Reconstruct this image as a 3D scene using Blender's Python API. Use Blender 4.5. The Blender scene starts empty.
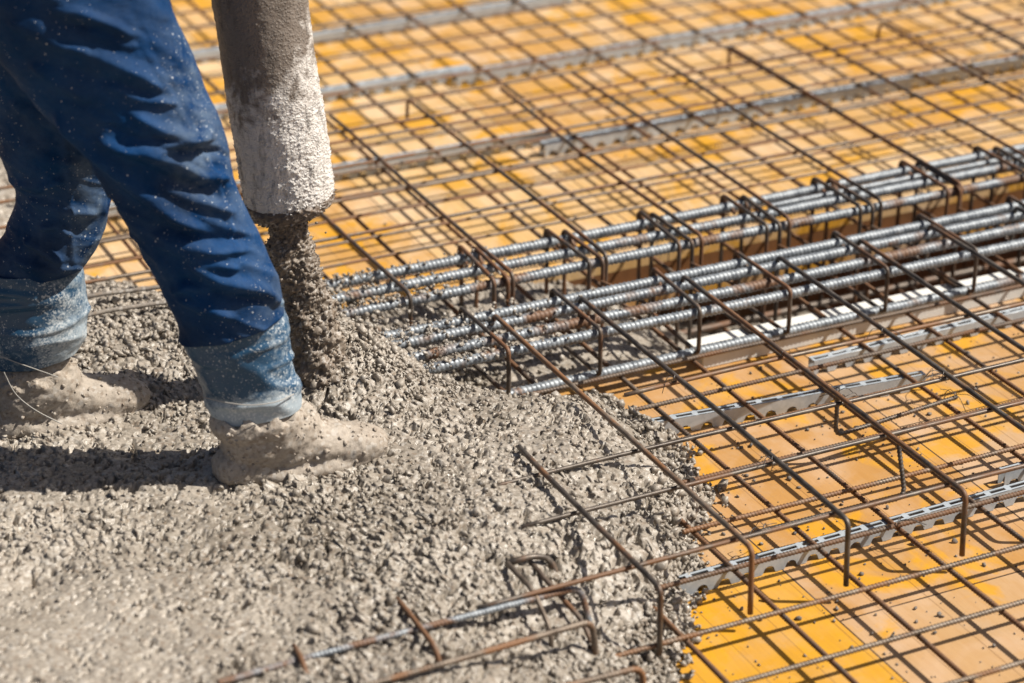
import bpy, bmesh, math, random
import numpy as np
from mathutils import Vector, noise as mnoise

R = math.radians
rnd = random.Random(7)
rng = np.random.default_rng(11)
scn = bpy.context.scene
COL = scn.collection

# ------------------------------------------------------------------ camera, sky, sun, exposure
CAM_H, PITCH, YAW, FPX = 2.3, R(26.1), R(25.7), 2418.0
cam_d = bpy.data.cameras.new("camera")
cam = bpy.data.objects.new("camera", cam_d); COL.objects.link(cam)
cam.location = (0, 0, CAM_H)
cam.rotation_euler = (math.pi / 2 - PITCH, 0, -YAW)
cam_d.sensor_width = 36.0
cam_d.lens = 36.0 * FPX / 1024.0
cam_d.clip_start, cam_d.clip_end = 0.05, 3000
cam_d.dof.use_dof = True
cam_d.dof.focus_distance = 4.6
cam_d.dof.aperture_fstop = 2.3
scn.camera = cam

SUN_EL = R(51)
SUN_AZ = math.atan2(-0.41, 0.91)                    # direction towards the sun in the ground plane
world = bpy.data.worlds.new("World"); scn.world = world
world.use_nodes = True
wn = world.node_tree
bg = wn.nodes["Background"]
sky = wn.nodes.new("ShaderNodeTexSky"); sky.sky_type = 'NISHITA'; sky.sun_disc = False
sky.sun_elevation = SUN_EL
sky.air_density = .7; sky.dust_density = 3.5; sky.ozone_density = .6
sky.sun_rotation = math.pi / 2 - SUN_AZ
wn.links.new(sky.outputs[0], bg.inputs[0]); bg.inputs[1].default_value = 0.05
sun_d = bpy.data.lights.new("sun", 'SUN'); sun_d.energy = 5.0; sun_d.angle = R(0.5)
sun_d.color = (1.0, 0.93, 0.82)
sun = bpy.data.objects.new("sun", sun_d); COL.objects.link(sun)
sv = Vector((math.cos(SUN_EL) * math.cos(SUN_AZ), math.cos(SUN_EL) * math.sin(SUN_AZ), math.sin(SUN_EL)))
sun.rotation_euler = sv.to_track_quat('Z', 'Y').to_euler()
scn.view_settings.view_transform = 'Standard'
scn.view_settings.look = 'None'
scn.view_settings.exposure = 0.48
scn.view_settings.gamma = 1.0

# viewing geometry, used to turn points measured on site photographs into places in the world
FW = Vector((math.sin(YAW) * math.cos(PITCH), math.cos(YAW) * math.cos(PITCH), -math.sin(PITCH)))
RT = Vector((math.cos(YAW), -math.sin(YAW), 0))
UP = RT.cross(FW)
FH = Vector((math.sin(YAW), math.cos(YAW), 0))      # horizontal, away from the viewer
CP = Vector((0, 0, CAM_H))
def ray(px, py): return FW * FPX + RT * (px - 512) - UP * (py - 341.5)
def on_z(px, py, z):
    d = ray(px, py); return CP + d * ((z - CAM_H) / d.z)
def on_plane(px, py, anchor):                        # upright plane through anchor
    d = ray(px, py); a = Vector((anchor[0], anchor[1], 0)) - CP; a.z = 0
    return CP + d * (a.dot(FH) / d.dot(FH))
def to_px(co):                                       # numpy (n,3) -> (n,2)
    p = co - np.array(CP); w = p @ np.array(FW)
    return np.stack([512 + FPX * (p @ np.array(RT)) / w, 341.5 - FPX * (p @ np.array(UP)) / w], 1)

# ------------------------------------------------------------------ object helpers
def mesh_obj(name, verts, faces, mat, parent=None, smooth=True):
    me = bpy.data.meshes.new(name)
    me.from_pydata([tuple(v) for v in verts], [], faces)
    if smooth: me.polygons.foreach_set('use_smooth', [True] * len(me.polygons))
    me.update()
    o = bpy.data.objects.new(name, me); COL.objects.link(o)
    if mat: me.materials.append(mat)
    if parent: o.parent = parent
    return o
def np_mesh(name, co, quads, mat, parent=None):
    me = bpy.data.meshes.new(name)
    n, q = len(co), len(quads)
    me.vertices.add(n); me.vertices.foreach_set('co', np.asarray(co, np.float32).ravel())
    k = quads.shape[1]
    me.loops.add(q * k); me.loops.foreach_set('vertex_index', np.asarray(quads, np.int32).ravel())
    me.polygons.add(q)
    me.polygons.foreach_set('loop_start', np.arange(0, q * k, k, dtype=np.int32))
    me.polygons.foreach_set('loop_total', np.full(q, k, np.int32))
    me.polygons.foreach_set('use_smooth', np.ones(q, bool))
    me.update(calc_edges=True); me.validate()
    o = bpy.data.objects.new(name, me); COL.objects.link(o)
    if mat: me.materials.append(mat)
    if parent: o.parent = parent
    return o
def empty(name, loc=(0, 0, 0)):
    o = bpy.data.objects.new(name, None); o.location = loc; o.empty_display_size = 0.05
    COL.objects.link(o); return o
def tag(o, label=None, cat=None, group=None, kind=None):
    if label: o['label'] = label
    if cat: o['category'] = cat
    if group: o['group'] = group
    if kind: o['kind'] = kind
    return o
def recenter(o, base):
    """put the object's origin at base, keep the shape where it is"""
    b = np.array(base, np.float32)
    me = o.data; n = len(me.vertices); co = np.empty(n * 3, np.float32)
    me.vertices.foreach_get('co', co); co = co.reshape(-1, 3) - b
    me.vertices.foreach_set('co', co.ravel()); me.update(); o.location = base
    return o

# ------------------------------------------------------------------ materials
class NT:
    def __init__(s, name):
        s.m = bpy.data.materials.new(name); s.m.use_nodes = True
        s.t = s.m.node_tree; s.b = s.t.nodes["Principled BSDF"]
    def n(s, typ, **kw):
        x = s.t.nodes.new(typ)
        for k, v in kw.items(): setattr(x, k, v)
        return x
    def l(s, a, b): s.t.links.new(a, b)
    def geo(s): return s.n("ShaderNodeNewGeometry").outputs['Position']
    def mapped(s, src, scale=(1, 1, 1), rot=(0, 0, 0), loc=(0, 0, 0)):
        m = s.n("ShaderNodeMapping"); s.l(src, m.inputs[0])
        m.inputs['Scale'].default_value = scale; m.inputs['Rotation'].default_value = rot; m.inputs['Location'].default_value = loc
        return m.outputs[0]
    def noise(s, src, scale, detail=4, rough=.55, dist=0):
        x = s.n("ShaderNodeTexNoise"); s.l(src, x.inputs['Vector'])
        x.inputs['Scale'].default_value = scale; x.inputs['Detail'].default_value = detail
        x.inputs['Roughness'].default_value = rough; x.inputs['Distortion'].default_value = dist
        return x.outputs['Fac']
    def voro(s, src, scale, feat='F1', out='Distance', rand=1):
        x = s.n("ShaderNodeTexVoronoi", feature=feat); s.l(src, x.inputs['Vector'])
        x.inputs['Scale'].default_value = scale; x.inputs['Randomness'].default_value = rand
        return x.outputs[out]
    def ramp(s, fac, *stops):
        r = s.n("ShaderNodeValToRGB"); s.l(fac, r.inputs[0]); e = r.color_ramp.elements
        while len(e) < len(stops): e.new(.5)
        for i, (p, c) in enumerate(stops):
            e[i].position = p
            e[i].color = (c, c, c, 1) if not isinstance(c, (tuple, list)) else (*c, 1)
        return r.outputs[0]
    def math(s, op, a, b=None, c=None, clamp=False):
        x = s.n("ShaderNodeMath", operation=op); x.use_clamp = clamp
        for i, v in enumerate((a, b, c)):
            if v is None: continue
            if isinstance(v, (int, float)): x.inputs[i].default_value = v
            else: s.l(v, x.inputs[i])
        return x.outputs[0]
    def mix(s, fac, a, b, blend='MIX'):
        x = s.n("ShaderNodeMix", data_type='RGBA', blend_type=blend)
        for i, v in ((0, fac), (6, a), (7, b)):
            if isinstance(v, (int, float)): x.inputs[i].default_value = v
            elif isinstance(v, (tuple, list)): x.inputs[i].default_value = (*v, 1)
            else: s.l(v, x.inputs[i])
        return x.outputs[2]
    def bump(s, h, strength=.3, dist=.002, prev=None):
        x = s.n("ShaderNodeBump"); x.inputs['Strength'].default_value = strength; x.inputs['Distance'].default_value = dist
        s.l(h, x.inputs['Height'])
        if prev: s.l(prev, x.inputs['Normal'])
        return x.outputs[0]
    def done(s, color=None, rough=None, normal=None, metal=None, spec=None):
        for k, v in (('Base Color', color), ('Roughness', rough), ('Normal', normal), ('Metallic', metal), ('Specular IOR Level', spec)):
            if v is None: continue
            if isinstance(v, (int, float)): s.b.inputs[k].default_value = v
            elif isinstance(v, tuple): s.b.inputs[k].default_value = (*v, 1)
            else: s.l(v, s.b.inputs[k])
        return s.m

def mat_formwork():
    t = NT("formwork_plywood"); g = t.geo()
    sep = t.n("ShaderNodeSeparateXYZ"); t.l(g, sep.inputs[0]); X, Y = sep.outputs[0], sep.outputs[1]
    px = t.math('DIVIDE', t.math('SUBTRACT', X, .07), .5)
    ix = t.math('FLOOR', px)
    wn1 = t.n("ShaderNodeTexWhiteNoise", noise_dimensions='1D'); t.l(ix, wn1.inputs['W'])
    py = t.math('ADD', t.math('DIVIDE', Y, 1.5), t.math('MULTIPLY', wn1.outputs[0], 3.0))
    iy = t.math('FLOOR', py)
    cmb = t.n("ShaderNodeCombineXYZ"); t.l(ix, cmb.inputs[0]); t.l(iy, cmb.inputs[1])
    wn2 = t.n("ShaderNodeTexWhiteNoise", noise_dimensions='2D'); t.l(cmb.outputs[0], wn2.inputs['Vector'])
    pid = wn2.outputs['Value']
    # each panel its own age: fresh yellow resin, tan, or greyed and bleached
    base = t.ramp(pid, (0.0, (.53, .27, .022)), (.25, (.41, .215, .065)), (.55, (.42, .235, .085)), (.78, (.44, .28, .14)), (1.0, (.48, .35, .24)))
    fresh = t.math('MULTIPLY', t.math('LESS_THAN', t.math('ABSOLUTE', t.math('SUBTRACT', ix, 3.0)), .5), t.math('LESS_THAN', Y, 3.19))
    base = t.mix(fresh, base, (.53, .27, .015))
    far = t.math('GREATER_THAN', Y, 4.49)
    base = t.mix(t.math('MULTIPLY', far, t.ramp(pid, (.1, .15), (.45, .5), (1.0, .75))), base, (.62, .42, .18))  # beyond the beam paler: low-angle sheen put into the board colour
    # planks of the top ply
    pl = t.math('DIVIDE', X, .098)
    ipl = t.math('FLOOR', pl)
    wn3 = t.n("ShaderNodeTexWhiteNoise", noise_dimensions='1D'); t.l(ipl, wn3.inputs['W'])
    base = t.mix(t.math('MULTIPLY', wn3.outputs[0], .20), base, (.40, .185, .035))
    # wear: resin lost in blotches; beyond the beam paler with the painted sheen
    worn = t.ramp(t.noise(g, 5.5, 6, .6, .6), (.46, 0.0), (.66, 1.0))
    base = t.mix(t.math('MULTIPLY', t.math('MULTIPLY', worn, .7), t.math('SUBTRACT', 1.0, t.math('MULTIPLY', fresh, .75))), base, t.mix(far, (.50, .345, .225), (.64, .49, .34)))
    yel = t.ramp(t.noise(t.mapped(g, (1, .8, 1), loc=(7, 3, 0)), 4.2, 5, .6, .8), (.52, 0.0), (.60, 1.0))
    base = t.mix(t.math('MULTIPLY', yel, .85), base, (.56, .275, .006))
    grain = t.noise(t.mapped(g, (70, 7, 1)), 1.0, 5, .6, .8)
    base = t.mix(t.ramp(grain, (.36, .16), (.56, 0.0)), base, (.34, .16, .035))
    fine = t.noise(t.mapped(g, (420, 16, 1)), 1.0, 3, .6)
    base = t.mix(t.ramp(fine, (.36, .12), (.55, 0.0)), base, (.26, .12, .03))
    # joints
    fx = t.math('ABSOLUTE', t.math('SUBTRACT', t.math('FRACT', pl), .5))
    jp = t.math('GREATER_THAN', fx, .490)
    base = t.mix(t.math('MULTIPLY', jp, .55), base, (.13, .06, .02))
    fpx = t.math('ABSOLUTE', t.math('SUBTRACT', t.math('FRACT', px), .5))
    jp2 = t.math('GREATER_THAN', fpx, .4965)
    fpy = t.math('ABSOLUTE', t.math('SUBTRACT', t.math('FRACT', py), .5))
    jp3 = t.math('MAXIMUM', t.math('GREATER_THAN', fpy, .4988), t.math('MULTIPLY', t.math('LESS_THAN', t.math('ABSOLUTE', t.math('SUBTRACT', Y, 3.19)), .0016), t.math('LESS_THAN', t.math('ABSOLUTE', t.math('SUBTRACT', ix, 3.0)), .5)))
    base = t.mix(t.math('MAXIMUM', jp2, jp3), base, (.05, .028, .015))
    # specks and cement dust
    sp = t.ramp(t.noise(g, 190, 2, .5), (.66, 0.0), (.72, 1.0))
    spm = t.ramp(t.noise(g, 7, 3), (.4, 0.0), (.65, .8))
    base = t.mix(t.math('MULTIPLY', sp, spm), base, (.22, .17, .13))
    dust = t.ramp(t.noise(t.mapped(g, loc=(3, 9, 1)), 9, 8, .7), (.5, 0.0), (.75, .35))
    base = t.mix(dust, base, (.42, .34, .27))
    nrm = t.bump(grain, .25, .0012)
    return t.done(base, t.ramp(t.noise(g, 14, 4), (.3, .48), (.7, .72)), nrm, 0, .28)

def mat_steel(name, dark, light, rust, amount, rough=(.38, .6), metal=.45, scale=26):
    t = NT(name); g = t.geo()
    oi = t.n("ShaderNodeObjectInfo").outputs['Random']
    n1 = t.noise(g, scale, 6, .65)
    n2 = t.noise(t.mapped(g, loc=(5, 2, 8)), 9, 5, .6, .5)
    c = t.mix(t.ramp(n1, (.35, 0.0), (.65, 1.0)), dark, light)
    lvl = t.math('ADD', n2, t.math('MULTIPLY', t.math('SUBTRACT', oi, .5), .16))
    rf = t.ramp(lvl, (.62 - amount * .5, 0.0), (.72 - amount * .45, 1.0))
    c = t.mix(rf, c, rust)
    c = t.mix(t.ramp(t.noise(g, 300, 3), (.55, 0.0), (.7, .5)), c, tuple(v * .55 for v in dark))
    m = t.math('MULTIPLY', t.math('SUBTRACT', 1.0, rf), metal)
    r = t.ramp(n1, (.3, rough[0]), (.7, rough[1]))
    return t.done(c, t.math('ADD', r, t.math('MULTIPLY', rf, .12)), t.bump(t.noise(g, 420, 4), .35, .0006), m, .5)

def mat_concrete(name, c0=(.375, .335, .288), c1=(.215, .186, .152), rough=(.2, .46), wet=True):
    t = NT(name); g = t.geo()
    n1 = t.noise(g, 4.5, 9, .68, .4)
    n2 = t.noise(g, 130, 5, .6)
    c = t.mix(t.ramp(n1, (.36, 0.0), (.64, 1.0)), c0, c1)
    c = t.mix(t.ramp(n2, (.38, .45), (.54, 0.0)), c, tuple(v * .62 for v in c1))
    vr = t.voro(g, 150, out='Color')
    sp = t.n("ShaderNodeSeparateColor"); t.l(vr, sp.inputs[0])
    c = t.mix(t.ramp(sp.outputs[0], (.86, 0.0), (.9, .35)), c, (.52, .50, .47))
    c = t.mix(t.ramp(sp.outputs[1], (.88, 0.0), (.92, .5)), c, (.19, .14, .10))
    nr = t.bump(t.noise(g, 260, 6, .7), .5, .0022)
    return t.done(c, t.ramp(n2, (.35, rough[0]), (.65, rough[1])), nr, 0, .5)

def mat_cloth():
    t = NT("blue_workwear"); g = t.geo()
    n1 = t.noise(g, 6, 5)
    c = t.mix(t.ramp(n1, (.3, 0.0), (.7, 1.0)), (.0010, .021, .076), (.0020, .044, .152))
    c = t.mix(t.ramp(t.noise(g, 500, 2), (.4, .3), (.6, 0.0)), c, (.001, .009, .032))
    # dried cement: dust bloom and splash dots
    at = t.n("ShaderNodeAttribute", attribute_name="dusty").outputs['Fac']
    bloom = t.math('MULTIPLY', t.ramp(t.noise(g, 16, 7, .7, .5), (.38, 0.0), (.7, 1.0)), at)
    c = t.mix(t.math('MULTIPLY', bloom, .52), c, (.24, .31, .37))
    dm = t.math('MULTIPLY', t.math('ADD', at, .12), t.ramp(t.noise(t.mapped(g, loc=(4, 1, 2)), 11, 4, .6), (.38, 0.0), (.66, 1.0)))
    for sc, th, k in ((150, .16, .75), (75, .13, .62), (260, .2, .5)):
        d = t.voro(g, sc)
        dots = t.math('LESS_THAN', d, th)
        vc = t.n("ShaderNodeSeparateColor"); t.l(t.voro(g, sc, out='Color'), vc.inputs[0])
        dots = t.math('MULTIPLY', dots, t.math('GREATER_THAN', t.math('ADD', vc.outputs[0], t.math('MULTIPLY', dm, .62)), 1.0))
        c = t.mix(t.math('MULTIPLY', dots, k), c, (.62, .66, .70))
    wv = t.noise(g, 900, 2)
    nr = t.bump(wv, .25, .0006, t.bump(t.noise(t.mapped(g, (1, 1, 1.7), (0, .5, 0)), 30, 6, .6, .5), .5, .006))
    m = t.done(c, .7, nr, 0, .12)
    return m

def mat_boot():
    t = NT("blue_rubber_splashed"); g = t.geo()
    at = t.n("ShaderNodeAttribute", attribute_name="dusty").outputs['Fac']
    c = t.mix(t.noise(g, 20, 4), (.012, .05, .11), (.02, .085, .17))
    f = t.math('ADD', t.noise(g, 60, 8, .75), t.math('MULTIPLY', t.math('SUBTRACT', at, .5), .62))
    c = t.mix(t.ramp(f, (.47, 0.0), (.70, .85)), c, (.40, .47, .52))
    c = t.mix(t.ramp(t.math('ADD', t.noise(g, 230, 4, .6), t.math('MULTIPLY', t.math('SUBTRACT', t.noise(t.mapped(g, loc=(1, 5, 2)), 13, 4), .42), t.math('ADD', at, .1))), (.62, 0.0), (.70, .7)), c, (.58, .62, .64))
    return t.done(c, t.ramp(f, (.4, .35), (.7, .75)), t.bump(t.noise(g, 240, 4), .4, .0012), 0, .5)

def mat_hose():
    t = NT("cement_crusted_steel"); g = t.geo()
    sep = t.n("ShaderNodeSeparateXYZ"); t.l(g, sep.inputs[0])
    lvl = t.n("ShaderNodeAttribute", attribute_name="crust").outputs['Fac']
    n = t.noise(g, 26, 8, .68, .3)
    f = t.math('ADD', lvl, t.math('MULTIPLY', t.math('SUBTRACT', n, .5), 1.3))
    c = t.mix(t.ramp(f, (.34, 0.0), (.56, 1.0)), (.20, .172, .15), (.64, .62, .60))
    c = t.mix(t.ramp(t.noise(t.mapped(g, (1, 1, .25)), 60, 5, .7), (.5, 0.0), (.66, .65)), c, (.09, .076, .066))
    c = t.mix(t.ramp(t.voro(g, 130), (.0, .75), (.16, 0.0)), c, (.09, .075, .065))
    return t.done(c, t.ramp(n, (.3, .42), (.7, .75)), t.bump(t.math('ADD', t.noise(g, 190, 6, .7), t.math('MULTIPLY', t.ramp(t.voro(g, 210), (0, 1.0), (.5, 0.0)), .8)), .9, .003), 0, .35)

def mat_plain(name, col, rough=.5, metal=0.0, nscale=40, var=.35, bump=.2):
    t = NT(name); g = t.geo()
    c = t.mix(t.ramp(t.noise(g, nscale, 5, .6), (.35, 0.0), (.68, var)), col, tuple(v * .5 for v in col))
    return t.done(c, rough, t.bump(t.noise(g, 260, 4), bump, .001), metal, .5)

def mat_channel():
    t = NT("galvanised_steel"); g = t.geo()
    n = t.noise(g, 55, 5, .6)
    c = t.mix(t.ramp(n, (.35, 0.0), (.65, 1.0)), (.43, .475, .52), (.33, .37, .41))
    c = t.mix(t.ramp(t.noise(g, 30, 7, .7, .4), (.60, 0.0), (.76, .4)), c, (.24, .22, .20))
    return t.done(c, t.ramp(n, (.3, .38), (.7, .55)), t.bump(t.noise(g, 200, 3), .15, .0006), .15, .5)

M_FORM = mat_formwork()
M_TRENCHSHADE = mat_plain("shade_brown_formwork", (.17, .075, .028), .55, 0, 30, .5)  # formwork darkened to brown: shade of the recess put into the colour
M_THICK = mat_steel("mill_scale_steel", (.115, .132, .155), (.33, .36, .39), (.15, .08, .045), .13, (.38, .58), .32, 55)
M_DARK = mat_steel("dark_steel", (.052, .042, .036), (.15, .128, .108), (.15, .074, .035), .22, (.36, .55), .45)
M_MIX = mat_steel("weathered_steel", (.10, .076, .057), (.24, .195, .155), (.19, .092, .04), .28, (.4, .6), .4)
M_RUST = mat_steel("rusty_steel", (.075, .055, .044), (.17, .13, .10), (.145, .07, .032), .44, (.5, .7), .3)
M_STIR = mat_steel("brown_steel", (.06, .048, .041), (.15, .122, .10), (.16, .075, .035), .26, (.4, .6), .4)
M_CONC = mat_concrete("wet_concrete")
M_MUD = mat_concrete("drying_cement_crust", (.42, .37, .315), (.29, .245, .20), (.5, .8))
M_CLOTH, M_BOOT, M_HOSE, M_CHAN = mat_cloth(), mat_boot(), mat_hose(), mat_channel()
M_WHITE = mat_plain("white_fibre_cement", (.68, .68, .66), .7, 0, 30, .25)
M_WIRE = mat_plain("annealed_wire", (.09, .085, .085), .4, .6)
M_CORD = mat_plain("pale_cord", (.38, .365, .34), .7)
M_GUNK = mat_concrete("dark_wet_grout", (.16, .125, .10), (.08, .062, .05), (.3, .5))
M_STREAM = mat_concrete("dark_wet_concrete", (.22, .18, .142), (.13, .105, .083), (.3, .5))
M_CRUMB = mat_concrete("dry_crumbs", (.24, .21, .18), (.10, .085, .075), (.6, .8))
M_SKIN = mat_plain("skin", (.50, .28, .19), .5)
M_HELM = mat_plain("white_helmet_plastic", (.75, .75, .73), .35)
M_GLOVE = mat_plain("work_glove", (.12, .12, .13), .8)
M_SOIL = mat_plain("site_ground", (.28, .25, .21), .9, 0, .6)

# ------------------------------------------------------------------ setting: ground far below, formwork deck with a beam recess
def box(x0, x1, y0, y1, z0, z1, verts, faces):
    b = len(verts)
    verts += [(x, y, z) for z in (z0, z1) for y in (y0, y1) for x in (x0, x1)]
    faces += [tuple(b + i for i in f) for f in ((0, 2, 3, 1), (4, 5, 7, 6), (0, 1, 5, 4), (2, 6, 7, 3), (0, 4, 6, 2), (1, 3, 7, 5))]
v, f = [], []
box(-1500, 1500, -1500, 1500, -3.3, -3.0, v, f)
tag(mesh_obj("ground", v, f, M_SOIL, smooth=False), kind='structure')
T0, T1, TD = 4.016, 4.497, -0.26                       # the recess
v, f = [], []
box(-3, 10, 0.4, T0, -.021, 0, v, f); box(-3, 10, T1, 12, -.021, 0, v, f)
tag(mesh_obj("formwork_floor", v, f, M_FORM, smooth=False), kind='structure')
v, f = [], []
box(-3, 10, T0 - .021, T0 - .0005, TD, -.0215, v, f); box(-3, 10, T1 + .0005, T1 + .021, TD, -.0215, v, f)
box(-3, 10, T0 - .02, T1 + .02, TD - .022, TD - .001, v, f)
tag(mesh_obj("beam_trench_floor", v, f, M_TRENCHSHADE, smooth=False), kind='structure')
v, f = [], []
box(-3, 10, T1 - .045, T1 - .001, -.115, -.062, v, f)
tag(mesh_obj("trench_batten", v, f, M_FORM, smooth=False), "long timber batten along the rear wall of the beam recess, under the rear cage", "batten")

# ------------------------------------------------------------------ bars
def fillet(pts, rad, seg=7):
    pts = [Vector(p) for p in pts]
    if len(pts) < 3: return pts
    out = [pts[0]]
    for i in range(1, len(pts) - 1):
        p, a, b = pts[i], pts[i - 1], pts[i + 1]
        u, w = (a - p), (b - p)
        d = min(rad, u.length * .48, w.length * .48)
        p0, p1 = p + u.normalized() * d, p + w.normalized() * d
        for k in range(seg + 1):
            t = k / seg
            out.append(p0 * (1 - t) ** 2 + p * 2 * t * (1 - t) + p1 * t * t)
    out.append(pts[-1]); return out
def tube(pts, r, ribs=None, seg=8, step=.04, wob=0.0, closed=False):
    """ribs = (pitch, height share); returns verts, quads"""
    P = np.array([tuple(p) for p in pts], float)
    if closed: P = np.vstack([P, P[:1]])
    L = np.r_[0, np.cumsum(np.linalg.norm(np.diff(P, axis=0), axis=1))]
    if ribs: S = np.arange(0, L[-1], ribs[0] / 4)
    else: S = np.unique(np.r_[L, np.arange(0, L[-1], step)])
    Q = np.stack([np.interp(S, L, P[:, k]) for k in range(3)], 1)
    if wob:
        ph = rnd.random() * 9
        env = np.minimum(1, np.minimum(S, L[-1] - S) / .1)
        Q[:, 2] += wob * .6 * np.sin(S * 5.1 + ph) * env; Q[:, 0] += wob * np.sin(S * 3.3 + ph * 2) * env; Q[:, 1] += wob * np.sin(S * 4.1 + ph * 3) * env
    T = np.gradient(Q, axis=0); T /= np.linalg.norm(T, axis=1)[:, None] + 1e-12
    N = np.empty_like(T)
    ref = np.array([0, 0, 1.]) if abs(T[0, 2]) < .9 else np.array([1., 0, 0])
    n = ref - T[0] * (ref @ T[0]); n /= np.linalg.norm(n)
    for i in range(len(T)):
        n = n - T[i] * (n @ T[i]); n /= np.linalg.norm(n); N[i] = n
    B = np.cross(T, N)
    th = np.linspace(0, 2 * np.pi, seg, endpoint=False)
    rad = np.full((len(S), seg), r)
    if ribs:
        c = np.cos(2 * np.pi * S[:, None] / ribs[0] - th[None, :] * 1.0 + .8 * np.sin(2 * th)[None, :])
        rad = rad * (1 - ribs[1] * .35 + ribs[1] * np.clip(c, -.2, 1) ** 2 * np.sign(np.clip(c, 0, 1)))
    V = Q[:, None] + rad[..., None] * (np.cos(th)[None, :, None] * N[:, None] + np.sin(th)[None, :, None] * B[:, None])
    m = len(S)
    i = np.arange(m - 1)[:, None]; j = np.arange(seg)[None]
    a = i * seg + j; b = i * seg + (j + 1) % seg
    F = np.stack([a, b, b + seg, a + seg], -1).reshape(-1, 4)
    V = V.reshape(-1, 3)
    # end caps, as quads fanned from a centre point
    c0 = len(V); V = np.vstack([V, Q[:1], Q[-1:]])
    caps = []
    for k in range(0, seg, 2):
        caps.append((c0, (k + 2) % seg, k + 1, k)); o = (m - 1) * seg
        caps.append((c0 + 1, o + k, o + k + 1, o + (k + 2) % seg))
    return V, np.vstack([F, np.array(caps)])
def bar(name, pts, r, mat, ribs=None, seg=8, bend=.02, wob=.0, parent=None, step=.04):
    V, F = tube(fillet(pts, bend), r, ribs, seg, step, wob)
    return np_mesh(name, V, F, mat, parent)
def rebar(pts, r, mat, label, group, name="rebar", **kw):
    o = bar(name, pts, r, mat, **kw)
    p = Vector(pts[0]); recenter(o, (p.x, p.y, p.z))
    return tag(o, label, "rebar", group)
ORD = ["first", "second", "third", "fourth", "fifth", "sixth", "seventh", "eighth", "ninth", "tenth", "eleventh", "twelfth",
       "thirteenth", "fourteenth", "fifteenth", "sixteenth", "seventeenth", "eighteenth"]
ZB, ZA = .040, .0497                                   # lower mesh: bars running away, bars running across
ZUA, ZUB = .1515, .1615                                # upper mesh likewise
RIB = (.0072, .27)
# lower mesh, across, in front of the beam
for k, y in enumerate((3.905, 3.757, 3.603, 3.452, 3.293, 3.145, 2.985, 2.832, 2.68, 2.53)):
    x0 = (1.90, 1.85, 2.0, 1.935, 1.93, 1.79, 1.62, 1.50, 1.4, 1.3)[k]
    mat = (M_RUST, M_RUST, M_MIX, M_RUST, M_MIX, M_RUST, M_MIX, M_MIX, M_MIX, M_MIX)[k]
    rebar([(x0, y + rnd.uniform(-.003, .003), ZA), (5.2, y + rnd.uniform(-.006, .006), ZA)], .0048, mat,
          f"ribbed {'rusty ' if mat is M_RUST else ''}lower bar running across, {ORD[k]} in front of the beam cages",
          "lower cross bars in front of the beam", ribs=RIB, seg=8, wob=.0012)
# lower mesh, away from the viewer (right through the beam)
for k, x in enumerate((1.42, 1.595, 1.765, 1.955, 2.130, 2.303, 2.481, 2.665, 2.835, 3.01, 3.19, 3.365, 3.54, 3.72, 3.9, 4.07, 4.25, 4.43)):
    y1 = 7.6
    rebar([(x + rnd.uniform(-.002, .002), 2.3, ZB), (x, 3.1, ZB), (x + rnd.uniform(-.004, .004), 4.2, ZB), (x + rnd.uniform(-.006, .006), y1, ZB)], .0048, M_RUST,
          f"rusty lower bar running away under the beam cages, {ORD[k]} from the poured concrete side", "lower bars running away from the viewer",
          ribs=RIB if k in (2, 3, 4, 5, 6, 7, 8, 9) else None, seg=8, wob=.0012, bend=.3)
# lower mesh, across, beyond the beam
for k, y in enumerate((4.545, 4.665, 4.775, 4.90, 5.03, 5.165, 5.31, 5.435, 5.575, 5.70, 5.845, 5.97, 6.115, 6.24, 6.38, 6.52, 6.66, 6.8)):
    rebar([(.6, y + rnd.uniform(-.004, .004), ZA), (2.2, y, ZA), (3.8, y + rnd.uniform(-.01, .01), ZA), (7, y + rnd.uniform(-.01, .01), ZA)], .0043, M_MIX,
          f"thin brown bar low over the boards, running across, {ORD[k]} beyond the beam cages", "lower cross bars beyond the beam", seg=6, wob=.0015, bend=.3)
# upper mesh, across, in front
for k, (y, x0) in enumerate(((3.652, 2.0), (3.437, 1.60), (3.287, 1.60), (3.082, 1.42))):
    rebar([(x0, y, ZUA - .004), (2.3, y + .002, ZUA), (3.4, y - .004, ZUA), (5.2, y + .01, ZUA)], .0044, M_DARK if k != 0 else M_MIX,
          f"smooth dark raised bar running across, {ORD[k]} in front of the beam cages", "upper cross bars in front of the beam", seg=8, wob=.0018, bend=.3)
# upper mesh, across, beyond
for k, (y, x0, ln) in enumerate(((4.597, .9, 7), (4.79, .9, 7), (4.965, .9, 7), (5.115, .9, 7), (5.195, .9, 7))):
    rebar([(x0, y, ZUA), (2.4, y + rnd.uniform(-.01, .01), ZUA), (4, y + rnd.uniform(-.012, .012), ZUA), (ln, y, ZUA)], .0044, M_MIX,
          f"thin raised bar under the far links, running across, {ORD[k]} beyond the beam", "upper cross bars beyond the beam", seg=6, wob=.002, bend=.3)
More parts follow.
